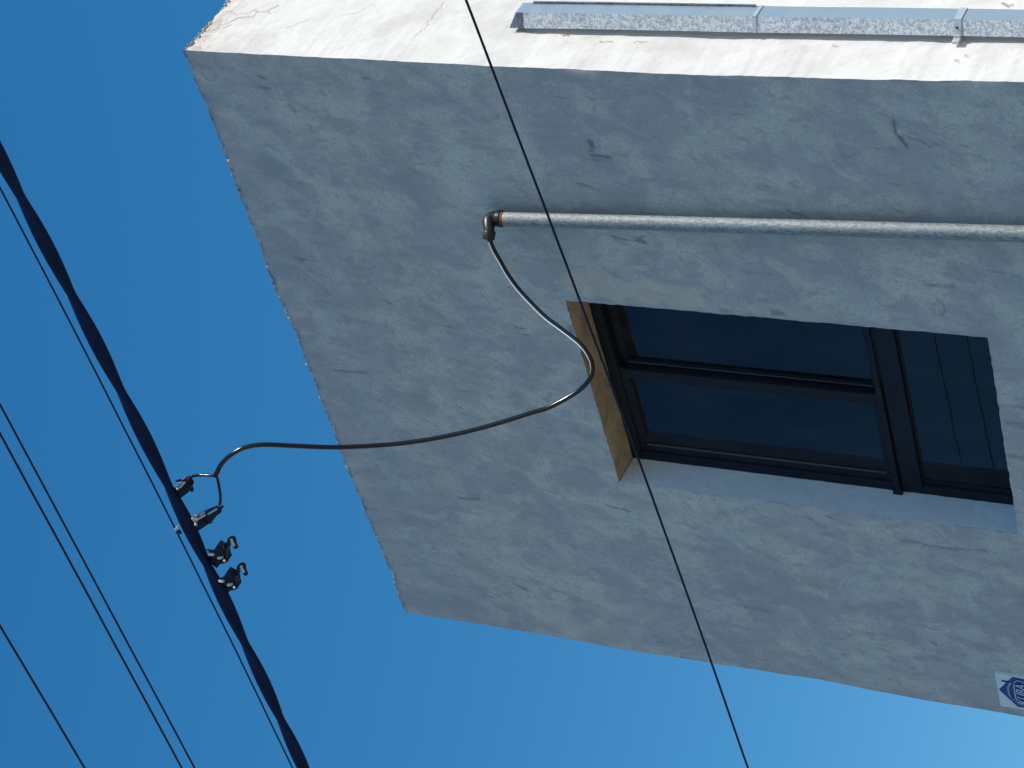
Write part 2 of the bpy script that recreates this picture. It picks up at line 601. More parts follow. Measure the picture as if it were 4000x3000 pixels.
def wall_xz(u, v):
    z = 4 + (v - 1) if v < 1 else 4.0
    zz = {True: 0}.get(False)
    # nominal z first (roof taken at the nominal x), then x between the edges at that z
    xn = [-3.1, W_L, W_R, 0]
    i = min(2, int(u)); x0 = xn[i] + (xn[i + 1] - xn[i]) * (u - i)
    top = zt(x0)
    if v < 0:
        z = {-2: 0.0, -1: 2.0}[v]
    else:
        zn = [3.25, W_B, W_T, top]
        j = min(2, int(v)); z = zn[j] + (zn[j + 1] - zn[j]) * (v - j)
    xs = [xl(z), W_L, W_R, xr(z)]
    x = xs[i] + (xs[i + 1] - xs[i]) * (u - i)
    # rough arrises of the opening
    if 1 <= v <= 2:
        if abs(u - 1) < 1e-6: x += jit(z, 1.0)
        if abs(u - 2) < 1e-6: x += jit(z, 2.0)
    if 1 <= u <= 2:
        if abs(v - 1) < 1e-6: z += jit(x0, 3.0)
        if abs(v - 2) < 1e-6: z += jit(x0, 4.0)
    return x, z


mb = MB()
idx = {}
wear, stain, ochre = [], [], []
for iu, u in enumerate(us):
    for iv, v in enumerate(vs_):
        if 1 < u < 2 and 1 < v < 2:
            continue
        x, z = wall_xz(u, v)
        d = .0045 * nz(x, z, 0, 3.1) + .0022 * nz(x, z, 5, 9) + .0012 * nz(x * 2.2, z, 9, 22)
        edge = min(u, 3 - u, 3 - v if v > 0 else 1)
        # soft arris at the corners and the roof edge
        e_x = min(abs(x - xr(z)), abs(x - xl(z)))
        e_t = abs(zt(x) - z)
        rnd = .004 * (1 - sm(0, .012, abs(x - xl(z)))) 
        chip = .004 * max(0, nz(x, z, 3, 15) - .05) * (1 - sm(.0, .035, e_t))
        d *= sm(0, .015, e_x)
        w = s_ = oc = 0.0
        if v >= 0:
            wx = x + .006 * nz(x, z, 2, 45); wz = z + .006 * nz(x, z, 7, 45)
            wx2 = x + .03 * nz(x, z, 12, 14); wz2 = z + .03 * nz(x, z, 17, 14)
            for pts, hw, st, layer in M3:
                if layer == 'wear':
                    if abs(x - pts[0][0]) > .5 or abs(z - pts[0][1]) > .5: continue
                    dd = seg_d(wx, wz, pts)
                    if dd < hw * 1.6: w = max(w, st * (1 - sm(hw * .4, hw * 1.6, dd)))
                else:
                    if abs(x - pts[0][0]) > .9 or abs(z - pts[0][1]) > .9: continue
                    dd = seg_d(wx2, wz2, pts)
                    if dd < hw * 1.2:
                        k = st * (1 - sm(hw * .75, hw * 1.2, dd))
                        if layer == 'stain': s_ = max(s_, k)
                        else: oc = max(oc, k)
            rr = math.hypot(x - RINGC.x, z - RINGC.z)
            w = max(w, .32 * (1 - sm(.0, .009, abs(rr - .032))), .16 * (1 - sm(0, .01, abs(rr - .075))) * (nz(x, z, 4, 15) > -.1))
            # water marks running down from the roof edge
            run = max(0, nz(x, .15 * z, 8, 18) + .12) * math.exp(-e_t / .14) + .5 * max(0, nz(x, .1 * z, 4, 40)) * math.exp(-e_t / .07)
            s_ = min(1, max(s_, 1.05 * run) + max(0, .30 + .8 * nz(x * 1.6, z * .6, 27, 7)) * (1 - sm(.03, .24, e_t)))
            # crumbled, dirty lip of the roof edge
            if e_t < .03:
                lip = .30 + 1.7 * nz(x, 1, 14, 26) + .8 * nz(x, 1, 19, 60)
                deep = max(0, nz(x, 2, 24, 11) + .05) * max(0, .4 + nz(x, z, 29, 33))
                w = min(1, max(w, (1.1 * max(0, lip + .15) * (1 - .75 * sm(.002, .011, e_t)) if e_t < .014 else 0), 4.5 * deep * (1 - sm(.004, .030, e_t))))
            # thin dirt beside the left corner
            s_ = min(1, s_ + max(0, .20 + .8 * nz(x * 1.8, z * .8, 21, 8)) * (1 - sm(.0, .42, abs(x - xl(z)))))
        idx[iu, iv] = len(mb.v)
        mb.v.append(Vector((x, d + rnd + chip, z)))
        wear.append(w); stain.append(s_); ochre.append(oc)
for iu in range(len(us) - 1):
    for iv in range(len(vs_) - 1):
        uc = (us[iu] + us[iu + 1]) / 2; vc = (vs_[iv] + vs_[iv + 1]) / 2
        if 1 < uc < 2 and 1 < vc < 2:
            continue
        mb.f.append((idx[iu, iv], idx[iu + 1, iv], idx[iu + 1, iv + 1], idx[iu, iv + 1]))
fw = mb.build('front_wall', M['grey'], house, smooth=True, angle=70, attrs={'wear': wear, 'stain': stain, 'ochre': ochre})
fw['label'] = 'grey shaded plaster wall with the window'

# --- sunlit side wall (x = 0)
pw = at(887, 0, 0, 0)
slope_w = (pw.z - 7.079) / pw.y


def zt_side(y):
    a = zt(0.0) + slope_w * min(y, .45)
    k = sm(0, .02, y)
    return a + k * (.007 * nz(y, 11.7, 0, 12) + .006 * nz(y, 14.7, 0, 36) - .012 * max(0, nz(y, 17.7, 0, 18) - .2))


side_top = []
ys = lin(.0, .46, 92) + lin(.46, .8, 24)[1:] + [1.2, 2, 4, DEPTH]
zsn = [0, 2.0] + lin(3.25, 6.3, 340) + lin(6.3, 7.08, 170)[1:]
mb = MB()
wear, stain = [], []
nzr = len(zsn)
SM3 = []
for pts, hw, st in [([(2195, 126), (2215, 124)], .006, .8), ([(2345, 145), (2390, 147)], .003, .55), ([(2475, 148), (2530, 146)], .003, .4),
                    ([(3920, 8), (3928, 11)], .005, .7), ([(3935, 16), (3942, 19)], .005, .7), ([(3955, 14), (3962, 17)], .004, .6),
                    ([(3735, 214), (3745, 222)], .005, .4), ([(3775, 200), (3779, 206)], .005, .35), ([(3265, 160), (3270, 163)], .006, .4),
                    ([(1085, 20), (1040, 44), (1010, 42), (985, 66), (930, 70), (890, 92), (850, 100)], .004, .40), ([(1060, 50), (1000, 38), (930, 55), (880, 40)], .004, .28),
                    ([(900, 95), (850, 120), (800, 140)], .004, .35), ([(790, 130), (830, 118), (870, 85)], .005, .3),
                    ([(1330, 60), (1400, 45), (1430, 30)], .003, .25), ([(1120, 105), (1200, 75)], .003, .3), ([(1620, 130), (1660, 105), (1690, 60), (1730, 10)], .004, .22)]:
    SM3.append(([(p.y, p.z) for p in (at(x, y, 0, 0) for x, y in pts)], hw, st))
for y in ys:
    top = zt_side(y)
    for z0 in zsn:
        z = z0 if z0 < 6.3 else 6.3 + (z0 - 6.3) * (top - 6.3) / (7.08 - 6.3)
        e_t = top - z
        x = xr(z) * math.exp(-y / .3)
        x += sm(.004, .03, y) * (.004 * nz(y, z, 31, 4) + .0025 * nz(y, z, 35, 11) + .0012 * nz(y, z * .7, 39, 30))
        x -= .004 * (1 - sm(0, .02, e_t)) * sm(.004, .02, y)
        fl = nz(y, z, 43, 9) + .5 * nz(y, z, 47, 25)
        band = 1 - sm(.05 + .05 * fl, .10 + .07 * fl, e_t)       # plaster flaked off below the roof edge
        x -= .007 * band * sm(0, .01, y)
        w = 0.0
        wy = y + .010 * nz(y, z, 2, 30); wz = z + .012 * nz(y, z, 7, 30)
        if y < .76 and z > 3.2:
            for pts, hw, st in SM3:
                dd = seg_d(wy, wz, pts)
                if dd < hw * 1.8: w = max(w, st * (1 - sm(hw * .4, hw * 1.8, dd)))
        # dark broken line where the plaster skin ends
        w = max(w, .40 * math.exp(-((e_t - .075 - .06 * fl) / .006) ** 2) * sm(-.05, .3, nz(y, z, 51, 10)))
        w = max(w, .6 * max(0, nz(y, z, 61, 28)) * (1 - sm(0, .016, e_t)))
        if z0 == zsn[-1]:
            side_top.append((y, x))
        mb.v.append(Vector((x, y, z)))
        wear.append(min(1, w)); stain.append(min(1, .9 * band + .35 * (1 - sm(.05, .3, e_t + .1 * fl))))
for i in range(len(ys) - 1):
    for j in range(nzr - 1):
        mb.f.append((i * nzr + j, (i + 1) * nzr + j, (i + 1) * nzr + j + 1, i * nzr + j + 1))
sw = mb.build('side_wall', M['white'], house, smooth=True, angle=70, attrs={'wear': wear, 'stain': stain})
sw['label'] = 'white sunlit plaster wall with the downpipe'

# --- parapet top, roof deck and the two hidden walls
mb = MB()
PW = .18
xs_t = lin(0, 1, 240)
rows = []
for t in xs_t:
    xf = -3.1 + 3.1 * t
    x = xl(7.05) + (xr(7.07) - xl(7.05)) * t
    top = zt(xf)
    xi = min(x, -.022)
    rows.append([(x, .0035, top), (xi, .03, top - .002 + .004 * nz(x, 77, 0, 20)), (xi, PW, top - .004)])
for i in range(len(rows) - 1):
    o0 = len(mb.v)
    mb.add(rows[i] + rows[i + 1], [(0, 3, 4, 1), (1, 4, 5, 2)])
ys_t = lin(.006, .75, 60) + [2, DEPTH]
rows = []
for y in ys_t:
    top = zt_side(y)
    xs_ = interp(y, [a for a, b in side_top], [b for a, b in side_top])
    rows.append([(xs_, y, top), (-.040, y, top - .002 + .004 * nz(y, 88, 0, 20)), (-PW, y, top - .004)])
for i in range(len(rows) - 1):
    mb.add(rows[i] + rows[i + 1], [(0, 3, 4, 1), (1, 4, 5, 2)])
mb.build('parapet_top', M['cap'], house)
# loose plaster crumbs and broken skin along the lip of the roof
mb = MB()
rc = random.Random(11)
for i in range(420):
    t = rc.random()
    xf = -3.095 + 3.09 * t
    if nz(xf, 5, 1, 5) + .5 * nz(xf, 8, 1, 17) < rc.uniform(-.25, .35):
        continue
    r = rc.uniform(.0025, .0075) * (1.6 if rc.random() < .12 else 1)
    c = Vector((xf, rc.uniform(-.001, .010), zt(xf) + rc.uniform(-.012, .003)))
    bm = bmesh.new()
    bmesh.ops.create_icosphere(bm, subdivisions=1, radius=r)
    sx, sz = rc.uniform(.7, 2.2), rc.uniform(.5, 1.2)
    vs0 = [Vector((v.co.x * sx, v.co.y * .8, v.co.z * sz)) * rc.uniform(.6, 1.25) + c for v in bm.verts]
    bm.verts.index_update()
    mb.add(vs0, [tuple(v.index for v in f.verts) for f in bm.faces])
    bm.free()
for i in range(110):
    y = rc.uniform(0, .7)
    if nz(y, 15, 1, 9) < rc.uniform(-.3, .3):
        continue
    r = rc.uniform(.0025, .008)
    c = Vector((rc.uniform(-.012, -.002), y, zt_side(y) + rc.uniform(-.014, .002)))
    bm = bmesh.new()
    bmesh.ops.create_icosphere(bm, subdivisions=1, radius=r)
    sx, sz = rc.uniform(.7, 2.0), rc.uniform(.5, 1.2)
    vs0 = [Vector((v.co.x * .8, v.co.y * sx, v.co.z * sz)) * rc.uniform(.6, 1.25) + c for v in bm.verts]
    bm.verts.index_update()
    mb.add(vs0, [tuple(v.index for v in f.verts) for f in bm.faces])
    bm.free()
cr = mb.build('plaster_crumbs', M['cap'], house)
cr['kind'] = 'stuff'
mb = MB().box((-2.9, PW, 6.55), (-PW, DEPTH - .1, 6.75))
mb.box((-2.92, PW - .02, 6.75), (-PW, PW, 7.05)).box((-PW, PW, 6.75), (-PW + .02, DEPTH - .2, 7.05))
mb.build('roof', M['paving'], house)
mb = MB().add([(-3.085, .012, 0), (-3.085, DEPTH, 0), (-3.085, DEPTH, 7.05), (-3.085, .012, 7.05),
               (-2.92, .012, 7.06), (-2.92, DEPTH, 7.06), (-2.92, .2, 6.7), (-2.92, DEPTH, 6.7), (-.004, DEPTH, 0), (-.004, DEPTH, 7.06)],
              [(0, 1, 2, 3), (3, 2, 5, 4), (4, 5, 7, 6), (1, 8, 9, 2)])
mb.build('rear_wall', M['white'], house)

# --- window
YF = .148                                     # front plane of the window frame
fr = MB()
yb = .235


def hole(mb, x0, x1, z0, z1, wl, wr, wb, wt, y0, y1, bev=.003):
    """rectangular ring of four mitre-free bars"""
    mb.box((x0, y0, z0), (x0 + wl, y1, z1), bev)
    mb.box((x1 - wr, y0, z0), (x1, y1, z1), bev)
    mb.box((x0 + wl, y0 + .001, z1 - wt), (x1 - wr, y1 - .001, z1), bev)
    mb.box((x0 + wl, y0 + .001, z0), (x1 - wr, y1 - .001, z0 + wb), bev)
    return mb


hole(fr, W_L - .006, W_R + .006, W_B - .005, W_T + .006, .050, .050, .050, .052, YF, yb)
window = fr.build('window', M['frame'], house)
window['label'] = 'dark framed window in the grey wall'
# transom between the sliding sashes and the fixed light, its sill nosing sticks out at the jamb
mb = MB().box((W_L + .044, YF - .004, 4.418), (W_R - .044, yb, 4.502), .004)
mb.box((W_L + .002, YF - .018, 4.506), (W_R - .002, YF - .0045, 4.530), .003)
mb.box((W_L - .004, YF - .022, 4.500), (W_L + .022, YF - .001, 4.538), .003)
mb.build('transom', M['frame'], window)
# left sash runs in the front track, right sash in the rear track
mb = MB()
hole(mb, W_L + .044, -1.560, 4.503, 5.638, .040, .060, .060, .038, .156, .186)
mb.box((-1.571, .1505, 4.53), (-1.562, .1555, 5.62), .002)
mb.build('sash', M['sash'], window)
MB().box((-1.972, .1525, 4.56), (-1.964, .1585, 5.602), .001).build('glazing_bead', M['bead'], window)
MB().box((-1.556, .186, 4.56), (-1.548, .1945, 5.602), .001).build('glazing_bead', M['bead'], window)
mb = MB()
hole(mb, -1.590, W_R - .044, 4.503, 5.638, .050, .040, .060, .038, .192, .222)
mb.box((-1.553, .1875, 4.53), (-1.546, .1915, 5.62), .002)
mb.build('sash', M['sash'], window)
MB().box((-1.970, .1585, 4.56), (-1.618, .1625, 5.602)).build('pane', M['glass'], window)
MB().box((-1.542, .1945, 4.56), (W_R - .082, .1985, 5.602)).build('pane', M['glass'], window)
MB().box((W_L + .046, .166, 4.043), (W_R - .046, .170, 4.420)).build('pane', M['glass'], window)
# glazing bead round the fixed light
mb = MB()
hole(mb, W_L + .042, W_R - .042, 4.042, 4.421, .022, .022, .022, .012, .161, .173, .002)
mb.build('glazing_bead', M['sash'], window)
# reveals of the opening
n = 60
mb = MB()
for i in range(n):
    za, zb = W_B + (W_T - W_B) * i / n, W_B + (W_T - W_B) * (i + 1) / n
    mb.add([(W_L + jit(za, 1.0), -.001, za), (W_L + jit(zb, 1.0), -.001, zb), (W_L + .4 * jit(zb, 9), YF + .09, zb), (W_L + .4 * jit(za, 9), YF + .09, za)], [(0, 1, 2, 3)])
jl = mb.build('jamb_reveal', M['jamb'], window, smooth=True); jl['label'] = 'pale painted jamb reveal'
mb = MB()
for i in range(n):
    za, zb = W_B + (W_T - W_B) * i / n, W_B + (W_T - W_B) * (i + 1) / n
    mb.add([(W_R + jit(za, 2.0), -.001, za), (W_R + jit(zb, 2.0), -.001, zb), (W_R, YF + .09, zb), (W_R, YF + .09, za)], [(0, 1, 2, 3)])
mb.build('jamb_reveal', M['jamb'], window, smooth=True)
xa = lin(W_L, W_R, 40)
mb = MB()
for a, b in zip(xa, xa[1:]):
    mb.add([(a, -.001, W_T + jit(a, 4.0)), (b, -.001, W_T + jit(b, 4.0)), (b, YF + .09, W_T + .003), (a, YF + .09, W_T + .003)], [(0, 1, 2, 3)])
hs = mb.build('head_soffit', M['soffit'], window, smooth=True); hs['label'] = 'brown bare underside of the window head'
mb = MB()
for a, b in zip(xa, xa[1:]):
    mb.add([(a, -.001, W_B + jit(a, 3.0)), (b, -.001, W_B + jit(b, 3.0)), (b, YF + .09, W_B), (a, YF + .09, W_B)], [(0, 1, 2, 3)])
mb.build('sill', M['jamb'], window, smooth=True)
# the room behind the glass
mb = MB().box((-3.0, .30, 3.3), (-.3, 3.2, 6.5))
rm = mb.build('room_lining', M['room'], window)
mb = MB()
cx = lin(-1.30, -1.12, 24)
for a, b in zip(cx, cx[1:]):
    ya, yb_ = .262 + .010 * math.sin(a * 110), .262 + .010 * math.sin(b * 110)
    mb.add([(a, ya, 4.3), (b, yb_, 4.3), (b, yb_, 5.7), (a, ya, 5.7)], [(0, 1, 2, 3)])
mb.build('curtain', M['curtain'], window, smooth=True)

# ------------------------------------------------------------------ conduit with its elbow
pm = thing('conduit_pipe', (at(4000, 913, 1, -.07).x, -.07, 0), 'galvanised steel conduit riser fixed upright to the grey wall ending in a black elbow', 'pipe')
p_top = at(1972, 854.5, 1, -.048)
p_mid = at(2550, 870, 1, -.048)
p_low = at(4000, 913, 1, -.048)
dirp = (p_low - p_mid).normalized()
p_bot = p_low + dirp * (p_low.z - .0) * (1 / -dirp.z)
pts = [p_top + (p_mid - p_top) * (i / 20) for i in range(20)] + [p_mid + (p_low - p_mid) * (i / 30) for i in range(30)] + [p_low, p_bot]
R_P = 30.0 * depth(p_top) / F
mb = MB().tube(pts, R_P, 28)
rust_at = [1 - sm(0, .045, (p_top - v).length + .012 * nz(*v, 60)) for v in mb.v]
mb.build('pipe', M['pipe'], pm, smooth=True, attrs={'stain': rust_at})
ax = (p_top - p_mid).normalized()
mb = MB().tube([p_top - ax * .003, p_top + ax * .013], R_P * 1.015, 24)
mb.build('rusty_thread', M['rust'], pm, smooth=True)
# elbow: leaves the pipe upwards and turns out and down towards the street
c0 = p_top + ax * .011
e_end = at(1909, 932, 1, -.130)
te = (e_end - at(1914, 893, 1, -.108)).normalized()
q1, q2 = c0 + ax * .085, e_end - te * .062
path = []
for i in range(25):
    t = i / 24
    path.append(c0 * (1 - t) ** 3 + q1 * (3 * t * (1 - t) ** 2) + q2 * (3 * t * t * (1 - t)) + e_end * t ** 3)
n_ = len(path)
rr = [R_P * (1.02 - .30 * sm(.25, .8, i / (n_ - 1))) for i in range(n_)]
mb = MB().tube(path, rr, 24)
mb.tube([c0, c0 + ax * .002, c0 + ax * .016, c0 + ax * .018], [R_P * 1.08, R_P * 1.14, R_P * 1.14, R_P * 1.04], 24)
mb.tube([e_end - te * .030, e_end - te * .027, e_end + te * .002, e_end + te * .004], [R_P * .74, R_P * .82, R_P * .80, R_P * .70], 24)
mb.build('elbow', M['iron'], pm, smooth=True)
for q in (.35, 2.2):
    zc = p_bot.z + 1.2 + q
    t = (zc - p_bot.z) / (p_low.z - p_bot.z)
    c = p_bot + (p_low - p_bot) * t
    mb = MB().obox(c + Vector((0, .0, 0)), (Vector((1, 0, 0)), Vector((0, 1, 0)), Vector((0, 0, 1))), (.05, R_P + .003, .012), .004)
    mb.build('pipe_clip', M['strap'], pm)

# ------------------------------------------------------------------ drop cable from the elbow to the line
Y_B = -1.2                                    # the street line hangs 1.2 m in front of the wall
drop = [(1909, 928), (1931, 981), (1954, 1021), (1985, 1075), (2028, 1133), (2075, 1184), (2130, 1238), (2198, 1289), (2260, 1338),
        (2296, 1382), (2314, 1430), (2305, 1478), (2255, 1530), (2150, 1589), (2079, 1612), (1898, 1667), (1718, 1709), (1537, 1735),
        (1320, 1747), (1157, 1742), (1031, 1737), (964, 1746), (921, 1765), (888, 1789), (862, 1818), (845, 1852)]
acc = [0.0]
for a, b in zip(drop, drop[1:]):
    acc.append(acc[-1] + math.hypot(b[0] - a[0], b[1] - a[1]))
P = []
for (x, y), s in zip(drop, acc):
    t = s / acc[-1]
    yy = -.130 + (Y_B + .10 + .130) * (t ** 1.15)
    P.append(at(x, y, 1, yy))
dc = thing('service_drop_cable', P[0], 'thick black service cable looping from the conduit elbow out to the twisted street line', 'cable')
path = spline(P, 8)
mb = MB().tube(path, [9.6 * depth(p) / F for p in path], 14)
mb.build('sheath', M['cable'], dc, smooth=True)
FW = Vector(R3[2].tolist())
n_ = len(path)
glint_pts, rads = [], []  # slim pale tube along the sheath: a highlight made as shape and colour
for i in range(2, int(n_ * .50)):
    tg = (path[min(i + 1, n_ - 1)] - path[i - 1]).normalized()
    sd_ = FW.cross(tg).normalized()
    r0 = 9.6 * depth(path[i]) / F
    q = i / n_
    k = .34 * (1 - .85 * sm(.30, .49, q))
    glint_pts.append(path[i] + (sd_ * (.70 + .10 * nz(q, 3, 0, 9)) - FW * .56) * r0)
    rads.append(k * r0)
MB().tube(glint_pts, rads, 8).build('painted_glint', M['cable_glint'], dc, smooth=True)
yc = Y_B + .10
b1 = [at(x, y, 1, yc + k) for x, y, k in [(846, 1850, 0), (834, 1857, 0), (786, 1856, 0), (753, 1860, -.01), (719, 1871, -.03), (700, 1879, -.05)]]
b2 = [at(x, y, 1, yc + k) for x, y, k in [(845, 1850, 0), (849, 1868, 0), (855, 1894, 0), (861, 1936, 0), (860, 1966, -.01), (850, 1995, -.02), (842, 2004, -.03)]]
for q, b in enumerate((b1, b2)):
    path = spline(b, 8)
    rad = [5.8 * depth(p) / F * (1 + (.22 * nz(i, q, 0, .9) if q == 0 else 0)) for i, p in enumerate(path)]
    mb = MB().tube(path, rad, 10)
    mb.build('conductor', M['cable'], dc, smooth=True)
mb = MB().tube(spline([at(852, 1836, 1, yc), at(846, 1848, 1, yc), at(841, 1860, 1, yc)], 6), [.0085, .0095, .0098, .0098, .0098, .0098, .0098, .0095, .0092, .009, .0088, .0085, .008], 12)
mb.build('tape_wrap', M['clamp'], dc, smooth=True)

# ------------------------------------------------------------------ the lines along the street


def line_pts(px, plane_y, ext=9.0, per=12):
    """smooth 3-D run through picture points on the plane y = plane_y, carried on past both ends"""
    pts = [at(x, y, 1, plane_y) for x, y in px]
    if len(pts) == 2:
        pts = [pts[0], pts[0].lerp(pts[1], .33), pts[0].lerp(pts[1], .67), pts[1]]
    # quadratic fit z(x): a slack line is a shallow parabola
    X = np.array([p.x for p in pts]); Z = np.array([p.z for p in pts])
    c = np.polyfit(X, Z, 2 if len(px) > 3 else 1)
    x0, x1 = max(X) + ext, min(X) - ext
    n = 400
    mid = (max(X) + min(X)) / 2; half = (max(X) - min(X)) / 2
    out = []
    for i in range(n + 1):
        x = x0 + (x1 - x0) * i / n
        xc = min(max(x, mid - half * 1.3), mid + half * 1.3)
        z = np.polyval(c, xc) + (x - xc) * np.polyval(np.polyder(c), xc)
        out.append(Vector((x, plane_y, float(z))))
    return out


def wire(px, plane_y, dia_px, name, label, group=None, mat='wire'):
    pts = line_pts(px, plane_y)
    r = dia_px / 2 * depth(at(*px[len(px) // 2], 1, plane_y)) / F
    # a solid wire with the faintest handling kinks
    pts = [p + Vector((0, 0, .0016 * nz(p.x, plane_y, 3, 1.7) + .0006 * nz(p.x, plane_y, 9, 7))) for p in pts]
    o = MB().tube(pts, r, 10).build(name, M[mat], None, smooth=True)
    return tag(o, label, 'wire', group)


wire([(1820, 0), (2233, 1100), (2271, 1182), (2495, 1794), (2622, 2150), (2922, 3000)], -1.45, 9.5, 'overhead_wire',
     'single black wire crossing in front of the grey wall and its window')
wire([(0, 735), (300, 1310), (599, 1897), (689, 2071), (852, 2400), (941, 2590), (1144, 3000)], Y_B - .03, 7.0, 'messenger_wire',
     'thin wire hugging the lower left side of the thick twisted line', None)
wire([(0, 1585), (175, 1900), (759, 3000)], -2.69, 8.5, 'overhead_wire', 'inner wire of the close pair crossing the blue sky, next after the twisted line', 'wires across the open sky')
wire([(0, 1690), (109, 1900), (457, 2530), (709, 3000)], -2.83, 8.8, 'overhead_wire', 'outer wire of the close pair crossing the blue sky, farther from the twisted line', 'wires across the open sky')
wire([(0, 2444), (331, 3000)], -1.60, 9.0, 'overhead_wire', 'lone black wire cutting the bottom left corner of the sky, farthest from the house', 'wires across the open sky')

BC = [(0, 622), (165, 922), (235, 1067), (363, 1310), (456, 1492), (549, 1668), (650, 1878), (689, 1960), (731, 2042), (757, 2105), (799, 2185), (837, 2262),
      (888, 2362), (915, 2425), (961, 2532), (1008, 2633), (1074, 2760), (1127, 2870), (1187, 2994)]
axis_pts = line_pts(BC, Y_B)
bun = thing('twisted_power_line', axis_pts[200], 'thick dark bundle of twisted insulated power cables running across the blue sky', 'power line')
px2m = depth(at(650, 1878, 1, Y_B)) / F
RS = 14.2 * px2m
PITCH = .90
# phase: the wide flat of the twist falls at picture point (165, 922)
xw = at(165, 922, 1, Y_B).x


def strand(phase, off, r, wav):
    pts = []
    for i in range(len(axis_pts) - 1):
        for k in range(3):
            p = axis_pts[i].lerp(axis_pts[i + 1], k / 3)
            a = 2 * math.pi * (p.x - xw) / PITCH + phase + .35 * nz(p.x, 4, 0, 1.3)
            o_ = off * (1 + wav * nz(p.x, phase, 0, 2.1))
            # angle 0 lies across the line of sight
            e1 = Vector((0, -.60, .80)); e2 = Vector((0, .80, .60))
            pts.append(p + e1 * (o_ * math.cos(a)) + e2 * (o_ * math.sin(a)))
    return MB().tube(pts, r, 12)


strand(0, RS * .80, RS * 1.15, .06).build('strand', M['bundle'], bun, smooth=True)
strand(math.pi, RS * .80, RS * 1.15, .06).build('strand', M['bundle'], bun, smooth=True)
strand(math.pi / 2, RS * .34, RS * .86, .1).build('strand', M['bundle'], bun, smooth=True)
strand(-math.pi / 2, RS * .34, RS * .86, .1).build('strand', M['bundle'], bun, smooth=True)

# ------------------------------------------------------------------ tap clamps on the line


def A(x, y, k=0.0):
    return at(x, y, 1, Y_B + .03 + k)


Q1 = lambda x, y, k=0.0: A(640 + .1688 * x, 1820 + .1688 * y, k)      # close-up coordinates of the two upper clamps
Q2 = lambda x, y, k=0.0: A(760 + .1627 * x, 2070 + .1627 * y, k)      # ... of the two lower clamps
NB = Vector((.45, -.65, -.48)).normalized()                            # towards the street below
U = px2m


def px(v):
    return v * U


GR = 'tap clamps on the twisted line'
# clamp with the upper branch of the drop cable
c1 = thing('tap_clamp', Q1(320, 560), 'black tap clamp on the twisted line holding the upper branch of the forked cable', 'cable clamp', GR)
mb = MB().bar(Q1(300, 600), Q1(540, 470), px(38), .050, NB, .006)
mb.bar(Q1(350, 660), Q1(480, 590), px(26), .044, NB, .005)
mb.prism([Q1(480, 350, -.02), Q1(530, 370, -.02), Q1(615, 495, -.02), Q1(560, 600, -.02), Q1(420, 720, -.02), Q1(300, 560, -.02)], Vector((0, .03, 0)))
mb.bar(Q1(330, 350, -.01), Q1(510, 330, -.01), px(13), .03, NB, .003)
mb.build('body', M['clamp'], c1)
mb = MB().bar(Q1(230, 455, -.055), Q1(350, 450, -.055), px(6), .008, NB, .001).bar(Q1(370, 500, -.055), Q1(480, 385, -.055), px(7), .008, NB, .001)
mb.bar(Q1(425, 305, -.03), Q1(480, 270, -.03), px(6), .01, NB, .001).bar(Q1(290, 390, -.05), Q1(440, 375, -.05), px(5), .008, NB, .001)
mb.ball(Q1(318, 528, -.06), px(6))
mb.build('metal_jaw', M['alloy'], c1)
mb = MB().tube([Q1(500, 525, -.04), Q1(640, 545, -.04)], px(6), 10).tube([Q1(640, 543, -.04), Q1(662, 547, -.04)], px(10), 8)
mb.tube([Q1(485, 520, -.04), Q1(520, 528, -.04)], px(11), 6)
mb.build('bolt', M['clamp'], c1)
# clamp with the lower branch
c2 = thing('tap_clamp', Q1(760, 1330), 'long black tap clamp on the twisted line holding the lower branch of the forked cable', 'cable clamp', GR)
mb = MB().prism([Q1(700, 1230, -.02), Q1(980, 1110, -.02), Q1(1140, 1050, -.02), Q1(1260, 1040, -.02), Q1(1290, 1070, -.02), Q1(1200, 1160, -.02), Q1(1100, 1260, -.02), Q1(1100, 1320, -.02),
                 Q1(1040, 1340, -.02), Q1(880, 1450, -.02), Q1(800, 1500, -.02), Q1(720, 1400, -.02)], Vector((0, .034, 0)))
mb.bar(Q1(740, 1340), Q1(1040, 1200), px(34), .056, NB, .006)
mb.bar(Q1(1030, 1170), Q1(1240, 1075), px(20), .044, NB, .005)
mb.bar(Q1(1070, 1290), Q1(1105, 1310), px(14), .03, NB, .003)
mb.bar(Q1(790, 1165, -.03), Q1(930, 1130, -.03), px(8), .02, NB, .002)
mb.build('body', M['clamp'], c2)
mb = MB().bar(Q1(680, 1180, -.045), Q1(735, 1250, -.045), px(20), .012, NB, .003).bar(Q1(760, 1240, -.05), Q1(950, 1140, -.05), px(8), .010, NB, .002)
mb.bar(Q1(840, 1130, -.04), Q1(930, 1085, -.04), px(6), .01, NB, .001).bar(Q1(1030, 1110, -.045), Q1(1120, 1060, -.045), px(6), .01, NB, .001)
mb.bar(Q1(1150, 1040, -.045), Q1(1215, 1005, -.045), px(6), .01, NB, .001).bar(Q1(700, 1120, -.04), Q1(790, 1160, -.04), px(7), .01, NB, .001)
mb.bar(Q1(715, 1290, -.05), Q1(760, 1290, -.05), px(5), .01, NB, .001).ball(Q1(742, 1355, -.055), px(6.5))
mb.build('metal_jaw', M['alloy'], c2)


